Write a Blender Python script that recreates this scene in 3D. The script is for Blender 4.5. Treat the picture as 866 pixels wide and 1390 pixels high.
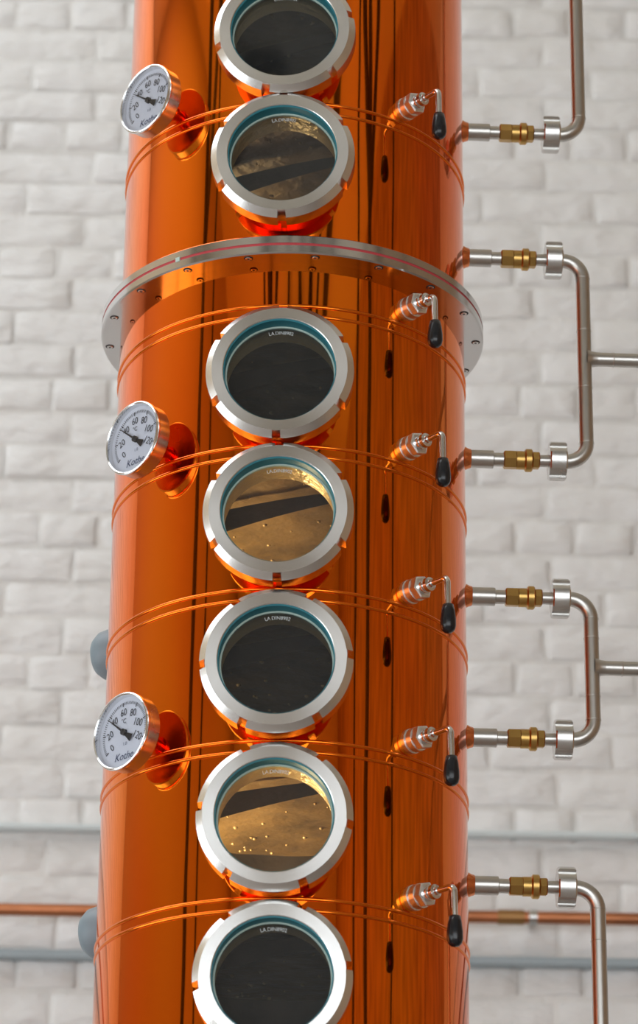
import bpy, math, random
from math import pi, sin, cos, radians as rad, sqrt, hypot, atan2
from mathutils import Vector, Matrix, noise

random.seed(7)
scene = bpy.context.scene
for o in list(bpy.data.objects):
    bpy.data.objects.remove(o)
C = scene.collection

# ------------------------------------------------------------------ camera, sky, exposure
S = 0.25            # column radius in metres: lengths below marked "R" are column radii
EYE = 1.6           # height of the lens above the floor


def W(z):           # height given in R above the lens -> metres above the floor
    return EYE + z * S


DIST, PITCH, YAW, ROLL, FPX = 17.2433, 0.432653, 0.0095998, 0.0126635, 4511.4
cam_data = bpy.data.cameras.new('camera')
cam = bpy.data.objects.new('camera', cam_data)
C.objects.link(cam)
fw = Vector((sin(YAW) * cos(PITCH), cos(YAW) * cos(PITCH), sin(PITCH)))
rt = fw.cross(Vector((0, 0, 1))).normalized()
up = rt.cross(fw)
r2 = rt * cos(ROLL) + up * sin(ROLL)
u2 = up * cos(ROLL) - rt * sin(ROLL)
m = Matrix((r2, u2, -fw)).transposed().to_4x4()
m.translation = Vector((0, -DIST * S, EYE))
cam.matrix_world = m
cam_data.sensor_fit = 'VERTICAL'
cam_data.sensor_height = 38.5
cam_data.lens = FPX * 38.5 / 1390.0
cam_data.shift_y = -45.0 / 1390.0
cam_data.clip_start = 0.05
cam_data.clip_end = 100
cam_data.dof.use_dof = True
cam_data.dof.focus_distance = 4.52
cam_data.dof.aperture_fstop = 6.7
scene.camera = cam

world = bpy.data.worlds.new('sky')
scene.world = world
world.use_nodes = True
bg = world.node_tree.nodes['Background']
bg.inputs['Color'].default_value = (0.93, 0.97, 1.0, 1)
bg.inputs['Strength'].default_value = 3.4

vs = scene.view_settings
vs.view_transform = 'Standard'
vs.look = 'None'
vs.exposure = 0.0
vs.gamma = 1.0
vs.use_curve_mapping = False

ROOF = 7.6
X0, X1, Y0, Y1 = -5.2, 5.2, -8.5, 9.5 * S   # the hall, metres
SKY = (-4.8, -1.4, -2.4, 2.0)       # x0, x1, y0, y1 of the open skylight added in the roof for daylight
FWIN = (-4.6, 4.6, 0.5, 4.9)       # x0, x1, z0, z1 of the opening added in the front wall for frontal light
LWIN = (-7.6, 0.6, 0.5, 3.7)       # y0, y1, z0, z1 of the opening added in the left wall for side light


def portal(name, loc, rot, sx, sy):
    pl = bpy.data.lights.new(name, 'AREA')
    pl.shape = 'RECTANGLE'
    pl.size = sx
    pl.size_y = sy
    pl.cycles.is_portal = True
    po = bpy.data.objects.new(name, pl)
    C.objects.link(po)
    po.location = loc
    po.rotation_euler = rot


portal('added_skylight_portal', ((SKY[0] + SKY[1]) / 2, (SKY[2] + SKY[3]) / 2, ROOF + 0.1), (0, 0, 0), SKY[1] - SKY[0], SKY[3] - SKY[2])  # portals guide sky light through the added openings and emit nothing
portal('added_front_portal', ((FWIN[0] + FWIN[1]) / 2, Y0 - 0.15, (FWIN[2] + FWIN[3]) / 2), (pi / 2, 0, 0), FWIN[1] - FWIN[0], FWIN[3] - FWIN[2])
portal('added_left_portal', (X0 - 0.15, (LWIN[0] + LWIN[1]) / 2, (LWIN[2] + LWIN[3]) / 2), (pi / 2, 0, -pi / 2), LWIN[1] - LWIN[0], LWIN[3] - LWIN[2])


# ------------------------------------------------------------------ materials
def mat(name, color, metallic=0.0, rough=0.5, bump=0.0, bscale=20.0, bstretch=(1, 1, 1),
        var=0.0, vscale=6.0, vstretch=(1, 1, 1), vcol=None, coat=0.0, spec=None, aniso=0.0, rvar=0.0,
        detail=4.0, bdist=0.01):
    mt = bpy.data.materials.new(name)
    mt.use_nodes = True
    nt = mt.node_tree
    b = nt.nodes['Principled BSDF']
    b.inputs['Base Color'].default_value = (*color, 1)
    b.inputs['Metallic'].default_value = metallic
    b.inputs['Roughness'].default_value = rough
    b.inputs['Coat Weight'].default_value = coat
    b.inputs['Coat Roughness'].default_value = 0.05
    b.inputs['Anisotropic'].default_value = aniso
    if spec is not None:
        b.inputs['Specular IOR Level'].default_value = spec
    tc = nt.nodes.new('ShaderNodeTexCoord')
    geo = nt.nodes.new('ShaderNodeNewGeometry')

    def nz(scale, stretch, det):
        mp = nt.nodes.new('ShaderNodeMapping')
        mp.inputs['Scale'].default_value = stretch
        nt.links.new(geo.outputs['Position'], mp.inputs['Vector'])
        n = nt.nodes.new('ShaderNodeTexNoise')
        n.inputs['Scale'].default_value = scale
        n.inputs['Detail'].default_value = det
        nt.links.new(mp.outputs['Vector'], n.inputs['Vector'])
        return n
    if var > 0:
        n = nz(vscale, vstretch, detail)
        rp = nt.nodes.new('ShaderNodeValToRGB')
        rp.color_ramp.elements[0].position = 0.35
        rp.color_ramp.elements[1].position = 0.65
        c2 = vcol if vcol else tuple(min(1, c * (1 - var)) for c in color)
        rp.color_ramp.elements[0].color = (*c2, 1)
        rp.color_ramp.elements[1].color = (*color, 1)
        nt.links.new(n.outputs['Fac'], rp.inputs['Fac'])
        nt.links.new(rp.outputs['Color'], b.inputs['Base Color'])
    if rvar > 0:
        n = nz(vscale * 2, vstretch, 3)
        mr = nt.nodes.new('ShaderNodeMapRange')
        mr.inputs['To Min'].default_value = max(0.02, rough - rvar)
        mr.inputs['To Max'].default_value = rough + rvar
        nt.links.new(n.outputs['Fac'], mr.inputs['Value'])
        nt.links.new(mr.outputs['Result'], b.inputs['Roughness'])
    if bump > 0:
        n = nz(bscale, bstretch, detail)
        bp = nt.nodes.new('ShaderNodeBump')
        bp.inputs['Strength'].default_value = bump
        bp.inputs['Distance'].default_value = bdist
        nt.links.new(n.outputs['Fac'], bp.inputs['Height'])
        nt.links.new(bp.outputs['Normal'], b.inputs['Normal'])
    return mt


def glass_mat(name, tint, gloss_rough=0.0, ior=1.5, dust=0.0):
    mt = bpy.data.materials.new(name)
    mt.use_nodes = True
    nt = mt.node_tree
    nt.nodes.remove(nt.nodes['Principled BSDF'])
    out = nt.nodes['Material Output']
    fr = nt.nodes.new('ShaderNodeFresnel')
    fr.inputs['IOR'].default_value = ior
    tr = nt.nodes.new('ShaderNodeBsdfTransparent')
    tr.inputs['Color'].default_value = (*tint, 1)
    gl = nt.nodes.new('ShaderNodeBsdfGlossy')
    gl.inputs['Roughness'].default_value = gloss_rough
    mx = nt.nodes.new('ShaderNodeMixShader')
    nt.links.new(fr.outputs['Fac'], mx.inputs['Fac'])
    nt.links.new(tr.outputs['BSDF'], mx.inputs[1])
    nt.links.new(gl.outputs['BSDF'], mx.inputs[2])
    if dust > 0:
        df = nt.nodes.new('ShaderNodeBsdfDiffuse')
        df.inputs['Color'].default_value = (0.78, 0.82, 0.85, 1)
        m2 = nt.nodes.new('ShaderNodeMixShader')
        m2.inputs['Fac'].default_value = dust
        nt.links.new(mx.outputs['Shader'], m2.inputs[1])
        nt.links.new(df.outputs['BSDF'], m2.inputs[2])
        mx = m2
    nt.links.new(mx.outputs['Shader'], out.inputs['Surface'])
    return mt


M = {}
M['copper'] = mat('polished_copper', (0.97, 0.215, 0.010), 1.0, 0.05, bump=0.05, bscale=3.0, bstretch=(6, 6, 1.0),
                  detail=1.0, bdist=0.01, var=0.12, vscale=3.0, vstretch=(3, 3, 0.6), vcol=(0.95, 0.155, 0.008))
M['copper_bead'] = mat('copper_bead', (0.90, 0.20, 0.015), 1.0, 0.16)
M['copper_pipe'] = mat('dull_copper_pipe', (0.62, 0.25, 0.12), 1.0, 0.38, var=0.3, vscale=8, vstretch=(1, 4, 4))
M['weld'] = mat('copper_weld', (0.85, 0.27, 0.10), 1.0, 0.25, bump=0.3, bscale=60, bdist=0.003)
M['steel'] = mat('brushed_steel', (0.66, 0.65, 0.63), 1.0, 0.26, bump=0.05, bscale=160, bdist=0.001, rvar=0.06)
M['steel_nut'] = mat('turned_steel', (0.82, 0.82, 0.81), 1.0, 0.24, bump=0.04, bscale=200, bdist=0.001, rvar=0.05)
M['steel_flange'] = mat('flange_steel', (0.62, 0.61, 0.60), 1.0, 0.16, rvar=0.05)
M['steel_pipe'] = mat('steel_pipe', (0.56, 0.54, 0.51), 1.0, 0.30, bump=0.04, bscale=90, bstretch=(1, 1, 0.2), bdist=0.001, rvar=0.05)
nt = M['steel_nut'].node_tree
tg = nt.nodes.new('ShaderNodeTangent')
tg.direction_type = 'RADIAL'
tg.axis = 'Y'
nt.nodes['Principled BSDF'].inputs['Anisotropic'].default_value = 0.75
nt.links.new(tg.outputs['Tangent'], nt.nodes['Principled BSDF'].inputs['Tangent'])
M['chrome'] = mat('bright_steel', (0.80, 0.80, 0.80), 1.0, 0.17)
M['satin'] = mat('satin_steel', (0.84, 0.84, 0.85), 1.0, 0.30)
M['brass'] = mat('brass', (0.56, 0.35, 0.11), 1.0, 0.30, rvar=0.06)
M['brass_dull'] = mat('old_brass', (0.42, 0.24, 0.10), 1.0, 0.42)
M['red_gasket'] = mat('red_rubber', (0.50, 0.05, 0.06), 0, 0.5)
M['teal'] = mat('teal_rubber', (0.012, 0.17, 0.215), 0, 0.45)
M['pale_ring'] = mat('glass_rim', (0.48, 0.60, 0.54), 0, 0.35)
M['glass'] = glass_mat('sight_glass', (0.78, 0.80, 0.80), 0.02, 1.55, 0.022)
M['lens'] = glass_mat('gauge_lens', (0.97, 0.98, 1.0), 0.0, 1.45)
M['print_white'] = mat('white_print', (0.62, 0.64, 0.64), 0, 0.6)
M['dial'] = mat('dial_white', (0.82, 0.85, 0.93), 0, 0.5)
M['ink'] = mat('dial_ink', (0.03, 0.035, 0.05), 0, 0.6)
M['ink_blue'] = mat('dial_ink_blue', (0.05, 0.08, 0.17), 0, 0.6)
M['needle'] = mat('needle_black', (0.015, 0.016, 0.02), 0, 0.4)
M['plastic'] = mat('black_plastic', (0.010, 0.011, 0.014), 0, 0.22)
M['housing'] = mat('grey_plastic', (0.20, 0.26, 0.30), 0, 0.45)
M['rubber'] = mat('black_rubber', (0.02, 0.018, 0.016), 0, 0.6)
M['socket'] = mat('recess_shade', (0.05, 0.045, 0.045), 0.6, 0.5)  # near-black, stands for the shade in the bolt recesses
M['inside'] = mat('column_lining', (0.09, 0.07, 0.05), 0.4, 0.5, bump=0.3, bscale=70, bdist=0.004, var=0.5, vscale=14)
M['tray'] = mat('tray_brass', (0.36, 0.23, 0.09), 0.25, 0.42, bump=0.6, bscale=40, bdist=0.008, var=0.5, vscale=12)
M['sleeve'] = mat('wet_sleeve', (0.86, 0.66, 0.32), 0.35, 0.3, bump=0.8, bscale=90, bdist=0.004)
M['drop'] = mat('condensate', (0.60, 0.42, 0.20), 0.4, 0.35)
M['wall'] = mat('white_painted_brick', (0.86, 0.868, 0.872), 0, 0.7, bump=0.85, bscale=19, bstretch=(0.7, 1, 1.3), bdist=0.019,
                var=0.07, vscale=6, vcol=(0.81, 0.81, 0.80), detail=6)
M['mortar'] = mat('painted_mortar', (0.83, 0.83, 0.815), 0, 0.85, bump=0.6, bscale=40, bdist=0.01, var=0.15, vscale=7)
M['trim'] = mat('pale_blue_trim', (0.68, 0.76, 0.78), 0, 0.4)
M['trim_dark'] = mat('blue_grey_trim', (0.36, 0.43, 0.47), 0, 0.5)
M['plaster_grey'] = mat('buff_plaster', (0.54, 0.42, 0.28), 0, 0.85, bump=0.2, bscale=8)
M['plaster_cream'] = mat('cream_plaster', (0.80, 0.76, 0.71), 0, 0.8, bump=0.2, bscale=8)
M['brick_dark'] = mat('bare_brick', (0.56, 0.38, 0.24), 0, 0.85, var=0.4, vscale=5)
M['concrete'] = mat('concrete', (0.36, 0.32, 0.29), 0, 0.7, var=0.2, vscale=2)
M['roof'] = mat('roof_boards', (0.82, 0.76, 0.64), 0, 0.8)
M['iron'] = mat('dark_iron', (0.035, 0.033, 0.032), 0.2, 0.6)


# ------------------------------------------------------------------ builders (all lengths in R unless said otherwise)
def mesh(name, verts, faces, material, smooth=None, scale=S):
    me = bpy.data.meshes.new(name)
    me.from_pydata([(v[0] * scale, v[1] * scale, v[2] * scale) for v in verts], [], faces)
    me.validate()
    me.materials.append(material)
    if smooth is not None:
        me.polygons.foreach_set('use_smooth', [True] * len(me.polygons))
        if smooth < 180:
            me.set_sharp_from_angle(angle=rad(smooth))
    me.update()
    return me


def link(name, me, parent=None, loc=None, rotz=None):
    o = bpy.data.objects.new(name, me)
    C.objects.link(o)
    if parent is not None:
        o.parent = parent
    if loc is not None:
        o.location = loc
    if rotz is not None:
        o.rotation_euler = (0, 0, rotz)
    return o


def tag(o, label, cat, group=None):
    o['label'] = label
    o['category'] = cat
    if group:
        o['group'] = group
    return o


def struct(o, label=None):
    o['kind'] = 'structure'
    if label:
        o['label'] = label
    return o


class MB:
    """collects shapes for one mesh"""
    def __init__(self):
        self.v, self.f = [], []

    def add(self, v, f):
        n = len(self.v)
        self.v += [tuple(a) for a in v]
        self.f += [tuple(i + n for i in q) for q in f]
        return self

    def box(self, x0, x1, y0, y1, z0, z1):
        v = [(x, y, z) for z in (z0, z1) for y in (y0, y1) for x in (x0, x1)]
        return self.add(v, [(0, 2, 3, 1), (4, 5, 7, 6), (0, 1, 5, 4), (2, 6, 7, 3), (0, 4, 6, 2), (1, 3, 7, 5)])

    def lathe(self, prof, axis, seg=32, origin=(0, 0, 0), closed=False, caps=True, phase=0.0):
        """prof: (distance along axis, radius); revolved about axis through origin"""
        a = Vector(axis).normalized()
        t = Vector((0, 0, 1)) if abs(a.z) < 0.9 else Vector((1, 0, 0))
        e1 = a.cross(t).normalized()
        e2 = a.cross(e1)
        og = Vector(origin)
        v, f = [], []
        n = len(prof)
        for d, r in prof:
            for k in range(seg):
                th = 2 * pi * k / seg + phase
                v.append(og + a * d + (e1 * cos(th) + e2 * sin(th)) * r)
        for i in range(n if closed else n - 1):
            j = (i + 1) % n
            for k in range(seg):
                k2 = (k + 1) % seg
                f.append((i * seg + k, i * seg + k2, j * seg + k2, j * seg + k))
        if caps and not closed:
            f.append(tuple(range(seg - 1, -1, -1)))
            f.append(tuple((n - 1) * seg + k for k in range(seg)))
        return self.add(v, f)

    def tube(self, pts, rads, seg=16, caps=True):
        pts = [Vector(q) for q in pts]
        if not hasattr(rads, '__len__'):
            rads = [rads] * len(pts)
        v, f = [], []
        t0 = (pts[1] - pts[0]).normalized()
        ref = Vector((0, 0, 1)) if abs(t0.z) < 0.9 else Vector((0, 1, 0))
        e1 = t0.cross(ref).normalized()
        for i, q in enumerate(pts):
            if i == 0:
                t = t0
            elif i == len(pts) - 1:
                t = (pts[-1] - pts[-2]).normalized()
            else:
                t = ((pts[i] - pts[i - 1]).normalized() + (pts[i + 1] - pts[i]).normalized()).normalized()
            e1 = (e1 - t * e1.dot(t)).normalized()
            e2 = t.cross(e1)
            for k in range(seg):
                th = 2 * pi * k / seg
                v.append(q + (e1 * cos(th) + e2 * sin(th)) * rads[i])
        for i in range(len(pts) - 1):
            for k in range(seg):
                k2 = (k + 1) % seg
                f.append((i * seg + k, i * seg + k2, (i + 1) * seg + k2, (i + 1) * seg + k))
        if caps:
            f.append(tuple(range(seg - 1, -1, -1)))
            f.append(tuple((len(pts) - 1) * seg + k for k in range(seg)))
        return self.add(v, f)

    def build(self, name, material, parent=None, smooth=35, loc=None, rotz=None, scale=S):
        return link(name, mesh(name, self.v, self.f, material, smooth, scale), parent, loc, rotz)


def arc(c, r, a0, a1, n, ex, ez):
    """points of an arc in the plane ex, ez"""
    c, ex, ez = Vector(c), Vector(ex), Vector(ez)
    return [c + ex * (r * cos(a0 + (a1 - a0) * i / n)) + ez * (r * sin(a0 + (a1 - a0) * i / n)) for i in range(n + 1)]


_text = {}


def text_mesh(s, material, shear=0.0):
    """flat lettering, one unit high, centred, in x (right) and y (up)"""
    key = (s, material.name, shear)
    if key not in _text:
        cu = bpy.data.curves.new('lettering', 'FONT')
        cu.body = s
        cu.align_x = 'CENTER'
        cu.align_y = 'CENTER'
        cu.shear = shear
        cu.resolution_u = 3
        ob = bpy.data.objects.new('lettering', cu)
        C.objects.link(ob)
        dg = bpy.context.evaluated_depsgraph_get()
        me = bpy.data.meshes.new_from_object(ob.evaluated_get(dg))
        vv = [tuple(v.co) for v in me.vertices]
        ff = [tuple(q.vertices) for q in me.polygons]
        bpy.data.objects.remove(ob)
        bpy.data.curves.remove(cu)
        bpy.data.meshes.remove(me)
        _text[key] = (vv, ff)
    return _text[key]


def rot_az(az):
    return rad(az)


def on_col(r, az, z):
    a = rad(az)
    return Vector((r * S * sin(a), -r * S * cos(a), W(z)))


# ------------------------------------------------------------------ the room
mb = MB().box(X0, X1, Y0, Y1 + 0.3, -0.2, 0)
struct(mb.build('floor', M['concrete'], smooth=None, scale=1))
mb = MB()
mb.box(X0, SKY[0], Y0, Y1 + 0.3, ROOF, ROOF + 0.25)
mb.box(SKY[1], X1, Y0, Y1 + 0.3, ROOF, ROOF + 0.25)
mb.box(SKY[0], SKY[1], Y0, SKY[2], ROOF, ROOF + 0.25)
mb.box(SKY[0], SKY[1], SKY[3], Y1 + 0.3, ROOF, ROOF + 0.25)
struct(mb.build('ceiling', M['roof'], smooth=None, scale=1))
a, b, c, d = LWIN
struct(MB().box(X0 - 0.3, X0, Y0, a, 0, ROOF).box(X0 - 0.3, X0, b, Y1 + 0.3, 0, ROOF).box(X0 - 0.3, X0, a, b, 0, c).box(X0 - 0.3, X0, a, b, d, ROOF)
       .build('wall_left', M['plaster_grey'], smooth=None, scale=1))
a, b, c, d = FWIN
struct(MB().box(X0, a, Y0 - 0.3, Y0, 0, ROOF).box(b, X1, Y0 - 0.3, Y0, 0, ROOF).box(a, b, Y0 - 0.3, Y0, 0, c).box(a, b, Y0 - 0.3, Y0, d, ROOF)
       .build('wall_front', M['plaster_cream'], smooth=None, scale=1))
w1 = MB()
for k in range(8):
    x = a + (b - a) * k / 7
    w1.box(x - 0.04, x + 0.04, Y0 - 0.2, Y0 - 0.1, c, d)
for k in range(5):
    zz = c + (d - c) * k / 4
    w1.box(a, b, Y0 - 0.18, Y0 - 0.12, zz - 0.03, zz + 0.03)
struct(w1.build('added_window_1', M['iron'], smooth=None, scale=1))  # bars of the added front opening, invented to bring in daylight
a, b, c, d = LWIN
w2 = MB()
for k in range(7):
    y = a + (b - a) * k / 6
    w2.box(X0 - 0.2, X0 - 0.1, y - 0.04, y + 0.04, c, d)
for k in range(5):
    zz = c + (d - c) * k / 4
    w2.box(X0 - 0.18, X0 - 0.12, a, b, zz - 0.03, zz + 0.03)
struct(w2.build('added_window_2', M['iron'], smooth=None, scale=1))  # bars of the added left opening, invented to bring in daylight
struct(MB().box(X1, X1 + 0.3, Y0, Y1 + 0.3, 0, ROOF).build('wall_right', M['brick_dark'], smooth=None, scale=1))

# back wall: painted bricks in front of recessed mortar
wall_back = struct(MB().box(X0, X1, Y1 + 0.0050, Y1 + 0.3, 0, ROOF).build('wall_back', M['mortar'], smooth=None, scale=1))
CH = 0.0833         # course height, metres
BL = 0.262          # brick pitch, metres


def brick_mesh(seed, w, h=CH - 0.011, d=0.10):
    rnd = random.Random(seed)
    nx, nz = max(3, int(w / 0.045)), 3
    xs = [-w / 2 + w * i / nx for i in range(nx + 1)]
    xs = [-w / 2, -w / 2 + 0.008] + xs[1:-1] + [w / 2 - 0.008, w / 2]
    zs = [-h / 2, -h / 2 + 0.008, 0, h / 2 - 0.008, h / 2]
    v, f = [], []
    for j, z in enumerate(zs):
        for i, x in enumerate(xs):
            ex = i in (0, len(xs) - 1)
            ez = j in (0, len(zs) - 1)
            y = rnd.uniform(-0.0024, 0.0024)
            if ex or ez:
                y += 0.0034
            if ex and ez:
                y += 0.002
            v.append((x + rnd.uniform(-0.002, 0.002), y, z + rnd.uniform(-0.002, 0.002)))
    n = len(xs)
    for j in range(len(zs) - 1):
        for i in range(n - 1):
            f.append((j * n + i, j * n + i + 1, (j + 1) * n + i + 1, (j + 1) * n + i))
    b = len(v)
    bd = [j * n + i for j, i in [(0, k) for k in range(n)] + [(k, n - 1) for k in range(1, len(zs))] +
          [(len(zs) - 1, k) for k in range(n - 2, -1, -1)] + [(k, 0) for k in range(len(zs) - 2, 0, -1)]]
    for k in bd:
        v.append((v[k][0], 0.05, v[k][2]))
    for q in range(len(bd)):
        q2 = (q + 1) % len(bd)
        f.append((bd[q], b + q, b + q2, bd[q2]))
    return v, f


stretch = [brick_mesh(i, BL - 0.011) for i in range(7)]
header = [brick_mesh(50 + i, BL / 2 - 0.011) for i in range(4)]
stretch_me = [mesh('brick', v, f, M['wall'], 60, 1) for v, f in stretch]
header_me = [mesh('brick', v, f, M['wall'], 60, 1) for v, f in header]
rest = MB()
row = 0
z = 0.06
nb = 0
rnd = random.Random(3)
zoff = (W(16.981) - CH * 0) % CH           # a joint runs at this height in the photograph
z = zoff
while z < ROOF - CH:
    head = row % 4 == 2
    pitch = BL / 2 if head else BL
    x = X0 + (0.0 if row % 2 else -BL / 2) + (BL / 4 if head else 0) + rnd.uniform(-0.02, 0.02)
    zc = z + CH / 2
    while x + pitch / 2 < X1:
        xc = x + pitch / 2
        x += pitch
        if xc - pitch / 2 < X0:
            continue
        lo, hi = -0.92, 1.0
        near = lo < xc < hi and 3.36 < zc < 6.02
        k = rnd.randrange(4 if head else 7)
        dy = rnd.uniform(-0.003, 0.0025)
        dz = rnd.uniform(-0.003, 0.003)
        # hidden from the photograph behind the column: stays in the joined part
        if near and not (-0.27 < xc < 0.36) and nb < 300:
            o = link('brick', (header_me if head else stretch_me)[k], wall_back, (xc, Y1 + dy, zc + dz))
            o.rotation_euler = (rnd.uniform(-0.012, 0.012), rnd.uniform(-0.008, 0.008), rnd.uniform(-0.012, 0.012))
            nb += 1
        else:
            v, f = (header if head else stretch)[k]
            rest.add([(a + xc, b + Y1 + dy, c + zc + dz) for a, b, c in v], f)
    z += CH
    row += 1
o = rest.build('brick_field', M['wall'], wall_back, smooth=60, scale=1)
o['kind'] = 'stuff'

# ledges along the back wall
for i, (zz, hh, dd) in enumerate([(9.045, 0.040, 0.13), (7.93, 0.06, 0.16)]):
    t = MB()
    z0, z1 = W(zz - hh / 2), W(zz + hh / 2)
    y0 = Y1 - dd * S
    # sloping top like a painted weathered ledge, a thin lip below
    v = [(y0, z0), (y0, z1 - 0.004), (y0 + 0.004, z1), (Y1 + 0.02, z1 + 0.006), (Y1 + 0.02, z0), (y0 + 0.018, z0), (y0 + 0.014, z0 - 0.004), (y0 + 0.004, z0 - 0.004)]
    nn = len(v)
    vv = [(X0, a, b) for a, b in v] + [(X1, a, b) for a, b in v]
    ff = [(k, (k + 1) % nn, nn + (k + 1) % nn, nn + k) for k in range(nn)] + [tuple(range(nn - 1, -1, -1)), tuple(range(nn, 2 * nn))]
    t.add(vv, ff)
    struct(t.build('trim_%d' % (i + 1), M['trim'] if i == 0 else M['trim_dark'], smooth=None, scale=1))

# added beams and posts, out of view, placed to reflect as dark streaks in the copper
for x in (-1.9, -0.35, 0.55, 1.35, 2.6):
    o = MB().box(x - 0.07, x + 0.07, Y0, SKY[2], ROOF - 0.30, ROOF).build('added_beam', M['iron'], smooth=None, scale=1)
    struct(o)
for x, y, w, br in [(-3.75, -2.15, 0.10, 1), (-3.55, -2.75, 0.05, 0), (3.05, -2.55, 0.09, 1), (2.75, -3.05, 0.05, 0), (3.75, -1.55, 0.05, 0), (1.25, -6.5, 0.10, 1), (-1.6, -6.3, 0.10, 1)]:
    t = MB().tube([(x, y, 0), (x, y, ROOF)], w, 10)
    if br:
        for dx, dy in ((0.8, 0.5), (-0.8, -0.5), (0.3, -0.8)):
            t.tube([(x, y, ROOF - 1.6), (x + dx, y + dy, ROOF)], w * 0.75, 8)
    struct(t.build('added_post', M['iron'], scale=1))

# copper pipe running along the back wall
pipe = link('copper_pipe', None, None, (0, Y1 - 0.055, W(8.275)))
tag(pipe, 'dull copper pipe running level along the white brick wall', 'pipe')
MB().tube([(X0 / S, 0, 0), (X1 / S, 0, 0)], 0.052, 16).build('tube', M['copper_pipe'], pipe)
MB().lathe([(1.78, 0.052), (1.785, 0.063), (2.0, 0.063), (2.005, 0.052)], (1, 0, 0), 16, caps=False).build('coupling', M['brass_dull'], pipe)
for x in (2.04, -7.5, 9.0):
    MB().lathe([(x, 0.053), (x, 0.066), (x + 0.07, 0.066), (x + 0.07, 0.053)], (1, 0, 0), 16, closed=True) \
        .box(x + 0.01, x + 0.06, 0.05, 0.26, -0.02, 0.02).build('pipe_clip', M['steel'], pipe)

# ------------------------------------------------------------------ the column
column = link('copper_column', None, None, (0, 0, 0))
tag(column, 'tall polished copper distilling column with seven round sight glasses', 'column')

RINGS = [11.45, 9.79, 8.488, 7.635, 6.795, 5.94, 5.087, 4.235]
WIN = [(-3.6, 10.219, 0, 15), (-3.5, 9.414, 0.14, 0), (-3.2, 8.064, 0, 2), (-2.95, 7.235, 1.0, 0),
       (-2.75, 6.383, 0, 26), (-2.5, 5.531, 1.25, 37), (-2.3, 4.690, 0, 22)]
FL0, FL1, FLM = 8.823, 8.938, 8.880


def shell(z0, z1, wins, name='shell_section', r=1.0, material='copper'):
    NT = 288
    NZ = max(2, int(round((z1 - z0) / 0.024)))
    v, f = [], []
    for j in range(NZ + 1):
        z = z0 + (z1 - z0) * j / NZ
        for i in range(NT):
            th = 2 * pi * i / NT
            v.append((r * sin(th), -r * cos(th), z))
    for j in range(NZ):
        zc = z0 + (z1 - z0) * (j + 0.5) / NZ
        for i in range(NT):
            th = 2 * pi * (i + 0.5) / NT
            hole = False
            for az, wz in wins:
                a = th - rad(az)
                if cos(a) > 0 and hypot(sin(a), zc - wz) < 0.331:
                    hole = True
            if not hole:
                i2 = (i + 1) % NT
                f.append((j * NT + i, j * NT + i2, (j + 1) * NT + i2, (j + 1) * NT + i))
    me = mesh(name, v, f, M[material], 180)
    return link(name, me, column, (0, 0, EYE))


bounds = [12.6] + RINGS + [2.6]
for a, b in zip(bounds[:-1], bounds[1:]):
    segs = [(b, a)]
    if b < FLM < a:
        segs = [(FLM, a), (b, FLM)]
    for lo, hi in segs:
        ws = [(w[0], w[1]) for w in WIN if w[1] + 0.34 > lo and w[1] - 0.34 < hi]
        shell(lo, hi, ws)
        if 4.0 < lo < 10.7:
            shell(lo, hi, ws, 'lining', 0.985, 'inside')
# domed head above the picture and foot below it
MB().lathe([(12.6, 1.0), (12.9, 0.95), (13.15, 0.8), (13.3, 0.5), (13.35, 0.2), (13.6, 0.18), (15.0, 0.18)], (0, 0, 1), 96) \
    .build('dome', M['copper'], column, 40, (0, 0, EYE))
base_z = -EYE / S
MB().lathe([(base_z, 1.35), (base_z + 0.3, 1.35), (base_z + 0.3, 1.2), (base_z + 0.5, 1.2), (2.45, 1.2), (2.6, 1.0)], (0, 0, 1), 96) \
    .build('base', M['copper'], column, 40, (0, 0, EYE))


def torus_ring(rr, pr, z):
    prof = [(z + pr * 1.3 * sin(2 * pi * k / 14), rr + pr * cos(2 * pi * k / 14)) for k in range(14)]
    return MB().lathe(prof, (0, 0, 1), 192, closed=True)


for zr in RINGS:
    for dz in (0.0, 0.062):
        torus_ring(1.0, 0.0080, zr + dz).build('bead', M['copper_bead'], column, 180, (0, 0, EYE))

# bolted flange
RG = 1.1107
MB().lathe([(FL0, 0.995), (FL0, RG - 0.008), (FL0 + 0.008, RG), (FL0 + 0.048, RG), (FL0 + 0.048, 0.995)], (0, 0, 1), 192, closed=True) \
    .build('flange_plate', M['steel_flange'], column, 30, (0, 0, EYE))
MB().lathe([(FL0 + 0.048, 0.998), (FL0 + 0.048, RG - 0.004), (FL0 + 0.064, RG - 0.004), (FL0 + 0.064, 0.998)], (0, 0, 1), 192, closed=True) \
    .build('flange_gasket', M['red_gasket'], column, 30, (0, 0, EYE))
MB().lathe([(FL0 + 0.064, 0.995), (FL0 + 0.064, RG), (FL1 - 0.008, RG), (FL1, RG - 0.008), (FL1, 0.995)], (0, 0, 1), 192, closed=True) \
    .build('flange_plate', M['steel_flange'], column, 30, (0, 0, EYE))
MB().box(-0.014, 0.014, -0.006, 0.004, -0.012, 0.014).build('gasket_tab', M['pale_ring'], column, None, on_col(RG - 0.002, -35.6, FL0 + 0.056), rad(-35.6))
bolt_me = None
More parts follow.
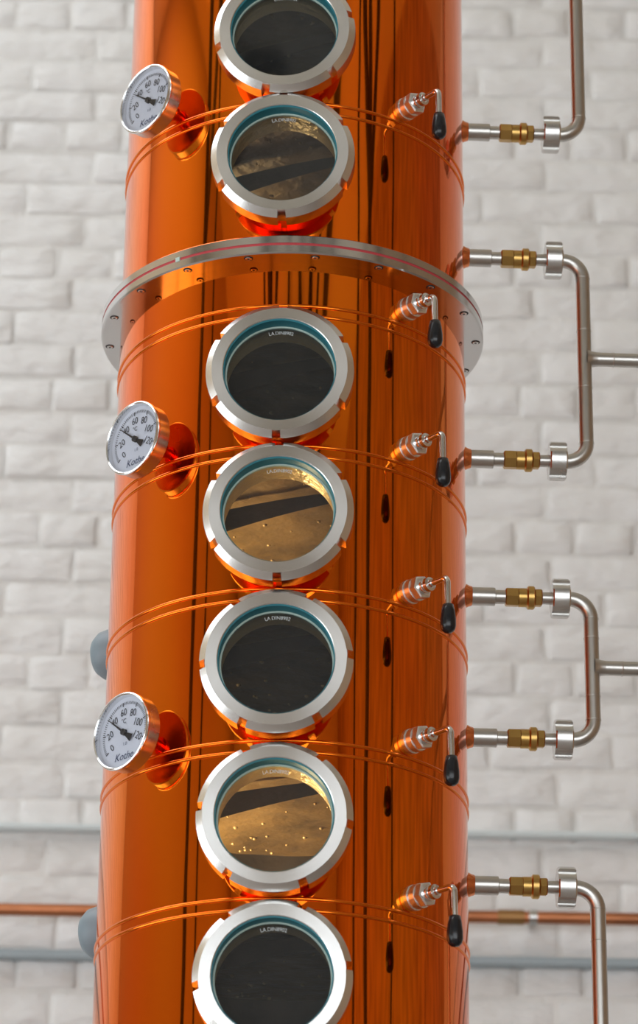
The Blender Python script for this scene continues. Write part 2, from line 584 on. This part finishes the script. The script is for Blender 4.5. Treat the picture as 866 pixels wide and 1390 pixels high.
for k in range(18):
    az = -13.6 + 20 * k
    mb = MB()
    # button-head screw with a hexagonal socket, hanging under the lower plate
    mb.lathe([(0.002, 0.0175), (-0.004, 0.0175), (-0.006, 0.0155), (-0.006, 0.0075), (-0.001, 0.0075)], (0, 0, 1), 24, caps=False)
    if bolt_me is None:
        bolt_me = mesh('bolt', mb.v, mb.f, M['steel'], 30)
        sock = MB().lathe([(-0.002, 0.0076), (-0.003, 0.0076)], (0, 0, 1), 6).lathe([(0.0, 0.0255), (-0.0012, 0.0255), (-0.0012, 0.0170), (0.0, 0.0170)], (0, 0, 1), 24, closed=True)  # flat dark disc and ring: recess shade put into the colour
        sock_me = mesh('socket', sock.v, sock.f, M['socket'], None)
    p = on_col(1.066, az, FL0)
    b = link('bolt', bolt_me, column, p, rad(az))
    link('counterbore_shade', sock_me, b)


# sight glasses -----------------------------------------------------------------
def nut_mesh(phase, rin=0.306, rface=0.368, rout=0.402, depth=0.125, slots=6, sw=0.024, srad=0.374):
    """slotted round nut; outward is -y, face at y = 0"""
    hw = sw / rout
    angs = []
    for s in range(slots):
        c = rad(phase) + 2 * pi * s / slots
        nxt = c + 2 * pi / slots
        for a, sl in ((c - hw, False), (c - hw + 1e-4, True), (c, True), (c + hw - 1e-4, True), (c + hw, False)):
            angs.append((a, sl))
        n = 12
        for k in range(1, n):
            angs.append((c + hw + (nxt - hw - c - hw) * k / n, False))
    v, f = [], []
    P = 7
    for a, sl in angs:
        ro, rc = (srad, srad - 0.004) if sl else (rout, rface)
        prof = [(0.115, rin), (0.004, rin), (0.0, rin + 0.004), (0.0, rc), (0.034 if not sl else 0.012, ro), (depth - 0.006, ro), (depth, ro - 0.006)]
        for y, r in prof:
            v.append((r * sin(a), y, r * cos(a)))
    n = len(angs)
    for i in range(n):
        j = (i + 1) % n
        for k in range(P):
            k2 = (k + 1) % P
            f.append((i * P + k, i * P + k2, j * P + k2, j * P + k))
    return v, f


lv, lf = text_mesh('LA.DIN8902', M['print_white'])


def arc_text(v, f, size, radius, y, width=1.0):
    out = []
    for a, b, _ in v:
        th = a * size * width / radius
        r = radius + b * size
        out.append((r * sin(th), y, r * cos(th)))
    return out, f


neck_me = None
for idx, (az, wz, lit, phase) in enumerate(WIN):
    loc = (0, 0, W(wz))
    nk = MB().lathe([(0.925, 0.310), (1.10, 0.310), (1.10, 0.350), (0.90, 0.350)], (0, -1, 0), 72, closed=True)
    # collar where the neck meets the nut
    if neck_me is None:
        neck_me = mesh('sight_glass', nk.v, nk.f, M['copper_bead'], 30)
        ga = MB().lathe([(1.185, 0.3075), (1.110, 0.3075), (1.110, 0.300), (1.185, 0.300)], (0, -1, 0), 72, closed=True)
        gasket_me = mesh('gasket', ga.v, ga.f, M['teal'], 30)
        gr = MB().lathe([(1.112, 0.302), (1.094, 0.302), (1.094, 0.291), (1.112, 0.291)], (0, -1, 0), 72, closed=True)
        rim_me = mesh('glass_rim', gr.v, gr.f, M['pale_ring'], 30)
        sl = MB().lathe([(0.915, 0.3095), (1.09, 0.3095), (1.09, 0.303), (0.915, 0.303)], (0, -1, 0), 72, closed=True)
        sleeve_me = mesh('sleeve', sl.v, sl.f, M['sleeve'], 30)
        gp = MB().lathe([(1.103, 0.292), (1.1031, 0.0)], (0, -1, 0), 72, caps=False)
        pane_me = mesh('pane', gp.v, gp.f, M['glass'], None)
        tv, tf = arc_text(lv, lf, 0.029, 0.263, -1.1045, 0.92)
        text_me = mesh('lettering', tv, tf, M['print_white'], None)
    sg = link('sight_glass', neck_me, column, loc, rad(az))
    nv, nf = nut_mesh(phase)
    link('slotted_nut', mesh('slotted_nut', [(a, b - 1.2, c) for a, b, c in nv], nf, M['steel_nut'], 25), sg)
    link('gasket', gasket_me, sg)
    link('glass_rim', rim_me, sg)
    link('sleeve', sleeve_me, sg)
    link('pane', pane_me, sg)
    link('lettering', text_me, sg)

# trays inside the column, one above every pair of beads; only their undersides show through the glasses
tray_me = None
for zr in [10.645] + RINGS[1:]:
    if tray_me is None:
        t = MB()
        N, K = 72, 16
        v = [(0, 0, 0)]
        for i in range(1, K + 1):
            for k in range(N):
                r = 0.992 * i / K
                th = 2 * pi * k / N
                v.append((r * sin(th), r * cos(th), 0.012 * noise.noise(Vector((r * sin(th) * 5, r * cos(th) * 5, 2)))))
        f = [(0, 1 + (k + 1) % N, 1 + k) for k in range(N)]
        for i in range(K - 1):
            for k in range(N):
                k2 = (k + 1) % N
                f.append((1 + i * N + k, 1 + i * N + k2, 1 + (i + 1) * N + k2, 1 + (i + 1) * N + k))
        t.add(v, f)
        tray_me = mesh('tray', t.v, t.f, M['tray'], 180)
        dr = MB()
        rr = random.Random(5)
        for _ in range(90):
            th, q = rr.uniform(0, 2 * pi), 0.95 * sqrt(rr.random())
            s_ = rr.uniform(0.006, 0.016)
            dr.lathe([(0.0, s_), (-s_ * 0.5, s_ * 0.85), (-s_ * 0.9, s_ * 0.4)], (0, 0, 1), 8, (q * sin(th), q * cos(th), 0.0))
        drop_me = mesh('droplets', dr.v, dr.f, M['drop'], 60)
        # dark curved sheet added under the tray, shaped to give the shadow swoosh
        ap = MB()
        av, af = [], []
        for k in range(25):
            x = -0.80 + 1.45 * k / 24
            q = (0.65 - x) / 1.45
            y = -0.50 + 0.62 * q ** 1.6
            for zz in (-0.035, -0.07 - 0.16 * q ** 1.3):
                av.append((x, y, zz))
        for k in range(24):
            af.append((2 * k, 2 * k + 2, 2 * k + 3, 2 * k + 1))
        ap.add(av, af)
        shade_sheet_me = mesh('shade_sheet', ap.v, ap.f, M['inside'], 60)
    tz = zr + 0.09
    t = link('tray', tray_me, column, (0, 0, W(tz)))
    d = link('droplets', drop_me, t)
    d['kind'] = 'stuff'
    link('shade_sheet', shade_sheet_me, t)

# sight-glass lamps at the rear left of the column
for az, z, wz, energy in [(-113, 7.03, 7.235, 4.2), (-113, 5.385, 5.531, 6.4), (-150, 9.35, 9.414, 0.6)]:
    hl = link('sight_lamp', None, None, on_col(1.0, az, z), rad(az))
    lab = {7.03: 'blue-grey domed lamp housing sticking out just above the dial thermometer farthest below the flange',
           5.385: 'blue-grey domed lamp housing on the copper column where the copper wall pipe passes behind',
           9.35: 'blue-grey domed lamp housing at the back of the copper column above the flange'}[z]
    tag(hl, lab, 'lamp', 'sight lamps on the column')
    MB().lathe([(-0.05, 0.10), (0.00, 0.10), (0.00, 0.145), (0.08, 0.150), (0.135, 0.138), (0.172, 0.108), (0.192, 0.06), (0.198, 0.001)], (0, -1, 0), 48) \
        .build('housing', M['housing'], hl, 50)
    MB().lathe([(-0.10, 0.036), (-0.19, 0.034), (-0.26, 0.020), (-0.33, 0.012)], (0, 0, 1), 20, (0, -0.07, 0)).build('cable_gland', M['rubber'], hl, 50)
    ld = bpy.data.lights.new('lamp', 'POINT')
    ld.energy = energy
    ld.color = (1.0, 0.74, 0.40)
    ld.shadow_soft_size = 0.03
    lo = bpy.data.objects.new('lamp', ld)
    C.objects.link(lo)
    lo.parent = hl
    lo.location = (0, 0.14 * S, -0.06 * S)


# ------------------------------------------------------------------ dial thermometers
GR = 0.214


def thermometer(az, z, label, value):
    t = link('dial_thermometer', None, None, on_col(1.0, az, z), rad(az))
    tag(t, label, 'thermometer', 'dial thermometers on the column')
    F = 0.215       # face distance from the column wall
    MB().lathe([(-0.05, 0.045), (0.02, 0.045), (0.02, 0.033), (0.09, 0.033), (0.09, 0.05), (F - 0.099, 0.05)], (0, -1, 0), 32).build('stem', M['copper_bead'], t)
    MB().lathe([(F - 0.102, 0.05), (F - 0.102, GR * 0.93), (F - 0.094, GR * 0.965), (F - 0.012, GR * 0.965)], (0, -1, 0), 72, caps=False).build('case', M['steel'], t)
    MB().lathe([(F - 0.022, GR * 0.955), (F - 0.020, GR * 0.99), (F - 0.010, GR), (F, GR * 0.985), (F + 0.003, GR * 0.955), (F - 0.002, GR * 0.925), (F - 0.034, GR * 0.915), (F - 0.034, GR * 0.93)], (0, -1, 0), 72, closed=True) \
        .build('bezel', M['chrome'], t, 40)
    d = MB().lathe([(F - 0.036, 0.0005), (F - 0.034, GR * 0.93)], (0, -1, 0), 72, caps=False).build('dial', M['dial'], t, 180)
    yd = -(F - 0.032)

    def ang(val):       # clock angle from the top: 0 at -125 degrees, 120 at +112 degrees
        return rad(-125 + 237 * val / 120.0)
    tk = MB()
    for i in range(61):
        val = i * 2
        a = ang(val)
        big = val % 20 == 0
        mid = val % 10 == 0
        r1 = GR * 0.80
        r0 = GR * (0.69 if big else 0.725)
        w = GR * (0.015 if big else 0.0075)
        ca, sa = cos(a), sin(a)
        q = [(r0, -w), (r1, -w), (r1, w), (r0, w)]
        tk.add([(r * sa + s * ca, yd, r * ca - s * sa) for r, s in q], [(0, 1, 2, 3)])
    tk.build('scale_marks', M['ink'], d, None)
    for val in range(0, 121, 20):
        v, f = text_mesh(str(val), M['ink'])
        a = ang(val)
        r = GR * (0.53 if val < 100 else 0.50)
        cx, cz = r * sin(a), r * cos(a)
        rot = a * 0.28
        sz = GR * 0.27
        vv = []
        for px, py, _ in v:
            px, py = px * sz * 0.86, py * sz
            vv.append((cx + px * cos(rot) + py * sin(rot), yd, cz - px * sin(rot) + py * cos(rot)))
        link('numeral', mesh('numeral', vv, f, M['ink'], None), d)
    v, f = text_mesh('°C', M['ink'])
    link('numeral', mesh('unit_mark', [(a * GR * 0.17 - 0.01, yd, b * GR * 0.17 + GR * 0.30) for a, b, _ in v], f, M['ink'], None), d)
    v, f = text_mesh('Kothe', M['ink_blue'], 0.3)
    link('lettering', mesh('lettering', [(a * GR * 0.27, yd, b * GR * 0.27 - GR * 0.62) for a, b, _ in v], f, M['ink_blue'], None), d)
    v, f = text_mesh('1.0', M['ink_blue'])
    link('lettering', mesh('lettering', [(a * GR * 0.12 + 0.005, yd, b * GR * 0.12 - GR * 0.30) for a, b, _ in v], f, M['ink_blue'], None), d)
    # needle
    a = ang(value)
    dx, dz = sin(a), cos(a)
    nx, nz = cos(a), -sin(a)
    out = [(-0.36, -0.085), (-0.33, 0.10), (-0.12, 0.045), (0.0, 0.03), (0.74, 0.006), (0.74, -0.006), (0.0, -0.03), (-0.12, -0.045)]
    v, f = [], []
    for yy in (yd - 0.006, yd - 0.011):
        for l, s in out:
            v.append((GR * (l * dx + s * nx), yy, GR * (l * dz + s * nz)))
    n = len(out)
    f = [tuple(range(n)), tuple(range(2 * n - 1, n - 1, -1))] + [(k, (k + 1) % n, n + (k + 1) % n, n + k) for k in range(n)]
    nd = link('needle', mesh('needle', v, f, M['needle'], None), t)
    MB().lathe([(F - 0.034, GR * 0.085), (F - 0.016, GR * 0.08), (F - 0.013, GR * 0.05)], (0, -1, 0), 24).build('hub', M['needle'], nd)
    MB().lathe([(F - 0.006, GR * 0.925), (F - 0.0055, 0.0005)], (0, -1, 0), 48, caps=False).build('lens', M['lens'], t, 180)
    return t


thermometer(-45.7, 9.955, 'round dial thermometer on the copper column above the bolted flange', 36)
thermometer(-45.7, 7.802, 'round dial thermometer on the copper column just below the bolted flange', 37)
thermometer(-45.7, 6.097, 'round dial thermometer on the copper column, farthest below the bolted flange', 37)


# ------------------------------------------------------------------ sampling valves
def valve(az, z, reach, label, swing=0.0):
    t = link('sampling_valve', None, None, on_col(1.0, az, z), rad(az))
    tag(t, label, 'valve', 'sampling valves on the column')
    ax = (0, -1, 0)
    MB().lathe([(-0.03, 0.068), (0.022, 0.068), (0.026, 0.060), (0.032, 0.060), (0.036, 0.066), (0.070, 0.065), (0.075, 0.056)], ax, 40).build('flange_collar', M['satin'], t)
    MB().lathe([(0.073, 0.058), (0.077, 0.067), (0.112, 0.067), (0.117, 0.056)], ax, 6, phase=0.3).build('hex_nut', M['satin'], t, None)
    MB().lathe([(0.114, 0.043), (0.138, 0.043), (0.141, 0.035), (0.147, 0.035), (0.150, 0.039), (0.172, 0.038), (0.177, 0.024), (0.190, 0.022)], ax, 32).build('spindle', M['chrome'], t)
    L = reach - 1.0
    b = 0.035
    pts = [(0, -0.180, 0), (0, -(L - b), 0)]
    pts += arc((0, -(L - b), -b), b, pi / 2, 0, 7, (0, -1, 0), (0, 0, 1))
    pts += [(0.004, -L, -0.20)]
    MB().tube(pts, 0.0165, 16).build('lever', M['chrome'], t, 60)
    ks = [(-0.158, 0.020), (-0.162, 0.029), (-0.195, 0.036), (-0.245, 0.042), (-0.282, 0.042), (-0.304, 0.036), (-0.318, 0.022), (-0.323, 0.002)]
    MB().lathe(ks, (0, 0, 1), 28, (0.003, -L, 0)).build('knob', M['plastic'], t, 70)
    return t


for az, z, reach, lab in [
        (38.4, 9.945, 1.30, 'black-knobbed steel sampling valve above the bolted flange'),
        (39.4, 8.655, 1.235, 'black-knobbed steel sampling valve right under the bolted flange'),
        (39.2, 7.79, 1.30, 'black-knobbed steel sampling valve second below the bolted flange'),
        (40.4, 6.945, 1.305, 'black-knobbed steel sampling valve third below the bolted flange'),
        (41.0, 6.095, 1.31, 'black-knobbed steel sampling valve fourth below the bolted flange'),
        (42.0, 5.24, 1.305, 'black-knobbed steel sampling valve fifth below the bolted flange, above the copper wall pipe')]:
    valve(az, z, reach, lab)


# ------------------------------------------------------------------ steel outlet pipes with brass couplings
PAZ = 92.0
VX = 1.708          # distance of the vertical pipe from the column axis
BEND = 0.12
PR = 0.0425


def outlet(parent, z):
    """horizontal branch from the column wall to the union nut, parts under parent; local x is outward, local z up"""
    ax = (1, 0, 0)
    og = (0, 0, z)
    MB().lathe([(0.96, 0.075), (1.005, 0.068), (1.02, 0.060), (1.035, 0.056), (1.04, 0.050)], ax, 32, og).build('weld_collar', M['weld'], parent, 60)
    MB().lathe([(1.03, 0.045), (1.034, 0.0525), (1.166, 0.0525), (1.17, 0.045)], ax, 32, og).build('nipple', M['steel_pipe'], parent)
    MB().lathe([(1.165, 0.040), (1.235, 0.040)], ax, 32, og).build('neck', M['steel_pipe'], parent)
    MB().lathe([(1.225, 0.046), (1.231, 0.056), (1.297, 0.056), (1.302, 0.050)], ax, 6, og, phase=0.22).build('brass_hexagon', M['brass'], parent, None)
    MB().lathe([(1.298, 0.048), (1.300, 0.054), (1.345, 0.054), (1.350, 0.062), (1.354, 0.067), (1.385, 0.067), (1.392, 0.060), (1.394, 0.048)], ax, 32, og).build('brass_coupling', M['brass'], parent)
    MB().lathe([(1.390, 0.046), (1.396, 0.053), (1.428, 0.053), (1.434, 0.046)], ax, 6, og, phase=0.22).build('brass_nut', M['brass'], parent, None)
    MB().lathe([(1.430, 0.034), (1.492, 0.036)], ax, 32, og).build('neck', M['steel_pipe'], parent)
    # union nut: slotted round nut
    v, f = [], []
    prof0 = [(1.487, 0.038), (1.487, 0.106), (1.494, 0.113), (1.578, 0.113), (1.586, 0.106), (1.586, 0.038)]
    n_s = 4
    angs = []
    for s in range(n_s):
        c = rad(-64) + 2 * pi * s / n_s
        hw = rad(19)
        for a, sl in ((c - hw, 0), (c - hw + 2e-3, 1), (c - hw / 2, 1), (c, 1), (c + hw / 2, 1), (c + hw - 2e-3, 1), (c + hw, 0)):
            angs.append((a, sl))
        for k in range(1, 8):
            angs.append((c + hw + (2 * pi / n_s - 2 * hw) * k / 8, 0))
    P = len(prof0)
    for a, sl in angs:
        for x, r in prof0:
            if sl and r > 0.1:
                r = 0.094
            v.append((x, r * sin(a), z + r * cos(a)))
    n = len(angs)
    for i in range(n):
        j = (i + 1) % n
        for k in range(P):
            k2 = (k + 1) % P
            f.append((i * P + k, i * P + k2, j * P + k2, j * P + k))
    link('union_nut', mesh('union_nut', v, f, M['steel'], 25), parent)


def seam(parent, p, axis, r=PR):
    a = Vector(axis)
    MB().lathe([(-0.004, r - 0.001), (-0.002, r + 0.0022), (0.002, r + 0.0022), (0.004, r - 0.001)], axis, 32, p, caps=False).build('weld_seam', M['steel_pipe'], parent, 60)


def pipe_run(z_list, label, down_to=None, up_to=None, tee=None, seams=()):
    t = link('outlet_pipe', None, None, (0, 0, EYE), rad(PAZ - 90))
    tag(t, label, 'pipe', 'steel outlet pipes beside the column')
    for z in z_list:
        outlet(t, z)
    xs = 1.58
    if len(z_list) == 2:
        za, zb = max(z_list), min(z_list)
        pts = [(xs, 0, za)] + arc((VX - BEND, 0, za - BEND), BEND, pi / 2, 0, 10, (1, 0, 0), (0, 0, 1))
        pts += arc((VX - BEND, 0, zb + BEND), BEND, 0, -pi / 2, 10, (1, 0, 0), (0, 0, 1)) + [(xs, 0, zb)]
        ends = [za - BEND, zb + BEND]
    elif up_to:
        za = z_list[0]
        pts = [(xs, 0, za)] + arc((VX - BEND, 0, za + BEND), BEND, -pi / 2, 0, 10, (1, 0, 0), (0, 0, 1)) + [(VX, 0, up_to)]
        ends = [za + BEND]
    else:
        za = z_list[0]
        pts = [(xs, 0, za)] + arc((VX - BEND, 0, za - BEND), BEND, pi / 2, 0, 10, (1, 0, 0), (0, 0, 1)) + [(VX, 0, down_to)]
        ends = [za - BEND]
    MB().tube(pts, PR, 28).build('riser', M['steel_pipe'], t, 60)
    for e in ends:
        seam(t, (VX, 0, e), (0, 0, 1))
    for e in seams:
        seam(t, (VX, 0, e), (0, 0, 1))
    if tee is not None:
        MB().tube([(VX + 0.02, 0, tee), (9.0, 0, tee)], PR * 0.98, 28).build('branch', M['steel_pipe'], t, 60)
        MB().lathe([(VX + 0.012, 0.0600), (VX + 0.034, 0.0500), (VX + 0.050, 0.0455), (VX + 0.075, 0.0420)], (1, 0, 0), 28, (0, 0, tee), caps=False).build('weld_fillet', M['steel_pipe'], t, 60)
        seam(t, (VX + 0.17, 0, tee), (1, 0, 0))
    return t


PZ = [10.298, 9.437, 8.124, 7.268, 6.421, 5.568]
pipe_run([PZ[0]], 'steel pipe with brass coupling, rising straight up above the bolted flange', up_to=15.0)
pipe_run([PZ[1], PZ[2]], 'U-shaped steel pipe with two brass couplings, its upper branch above the bolted flange', tee=8.79, seams=(8.97, 8.60))
pipe_run([PZ[3], PZ[4]], 'U-shaped steel pipe with two brass couplings, wholly below the bolted flange', tee=6.855, seams=(7.03, 6.68))
pipe_run([PZ[5]], 'steel pipe with brass coupling, bending down in front of the copper wall pipe', down_to=-2.0, seams=(5.27,))
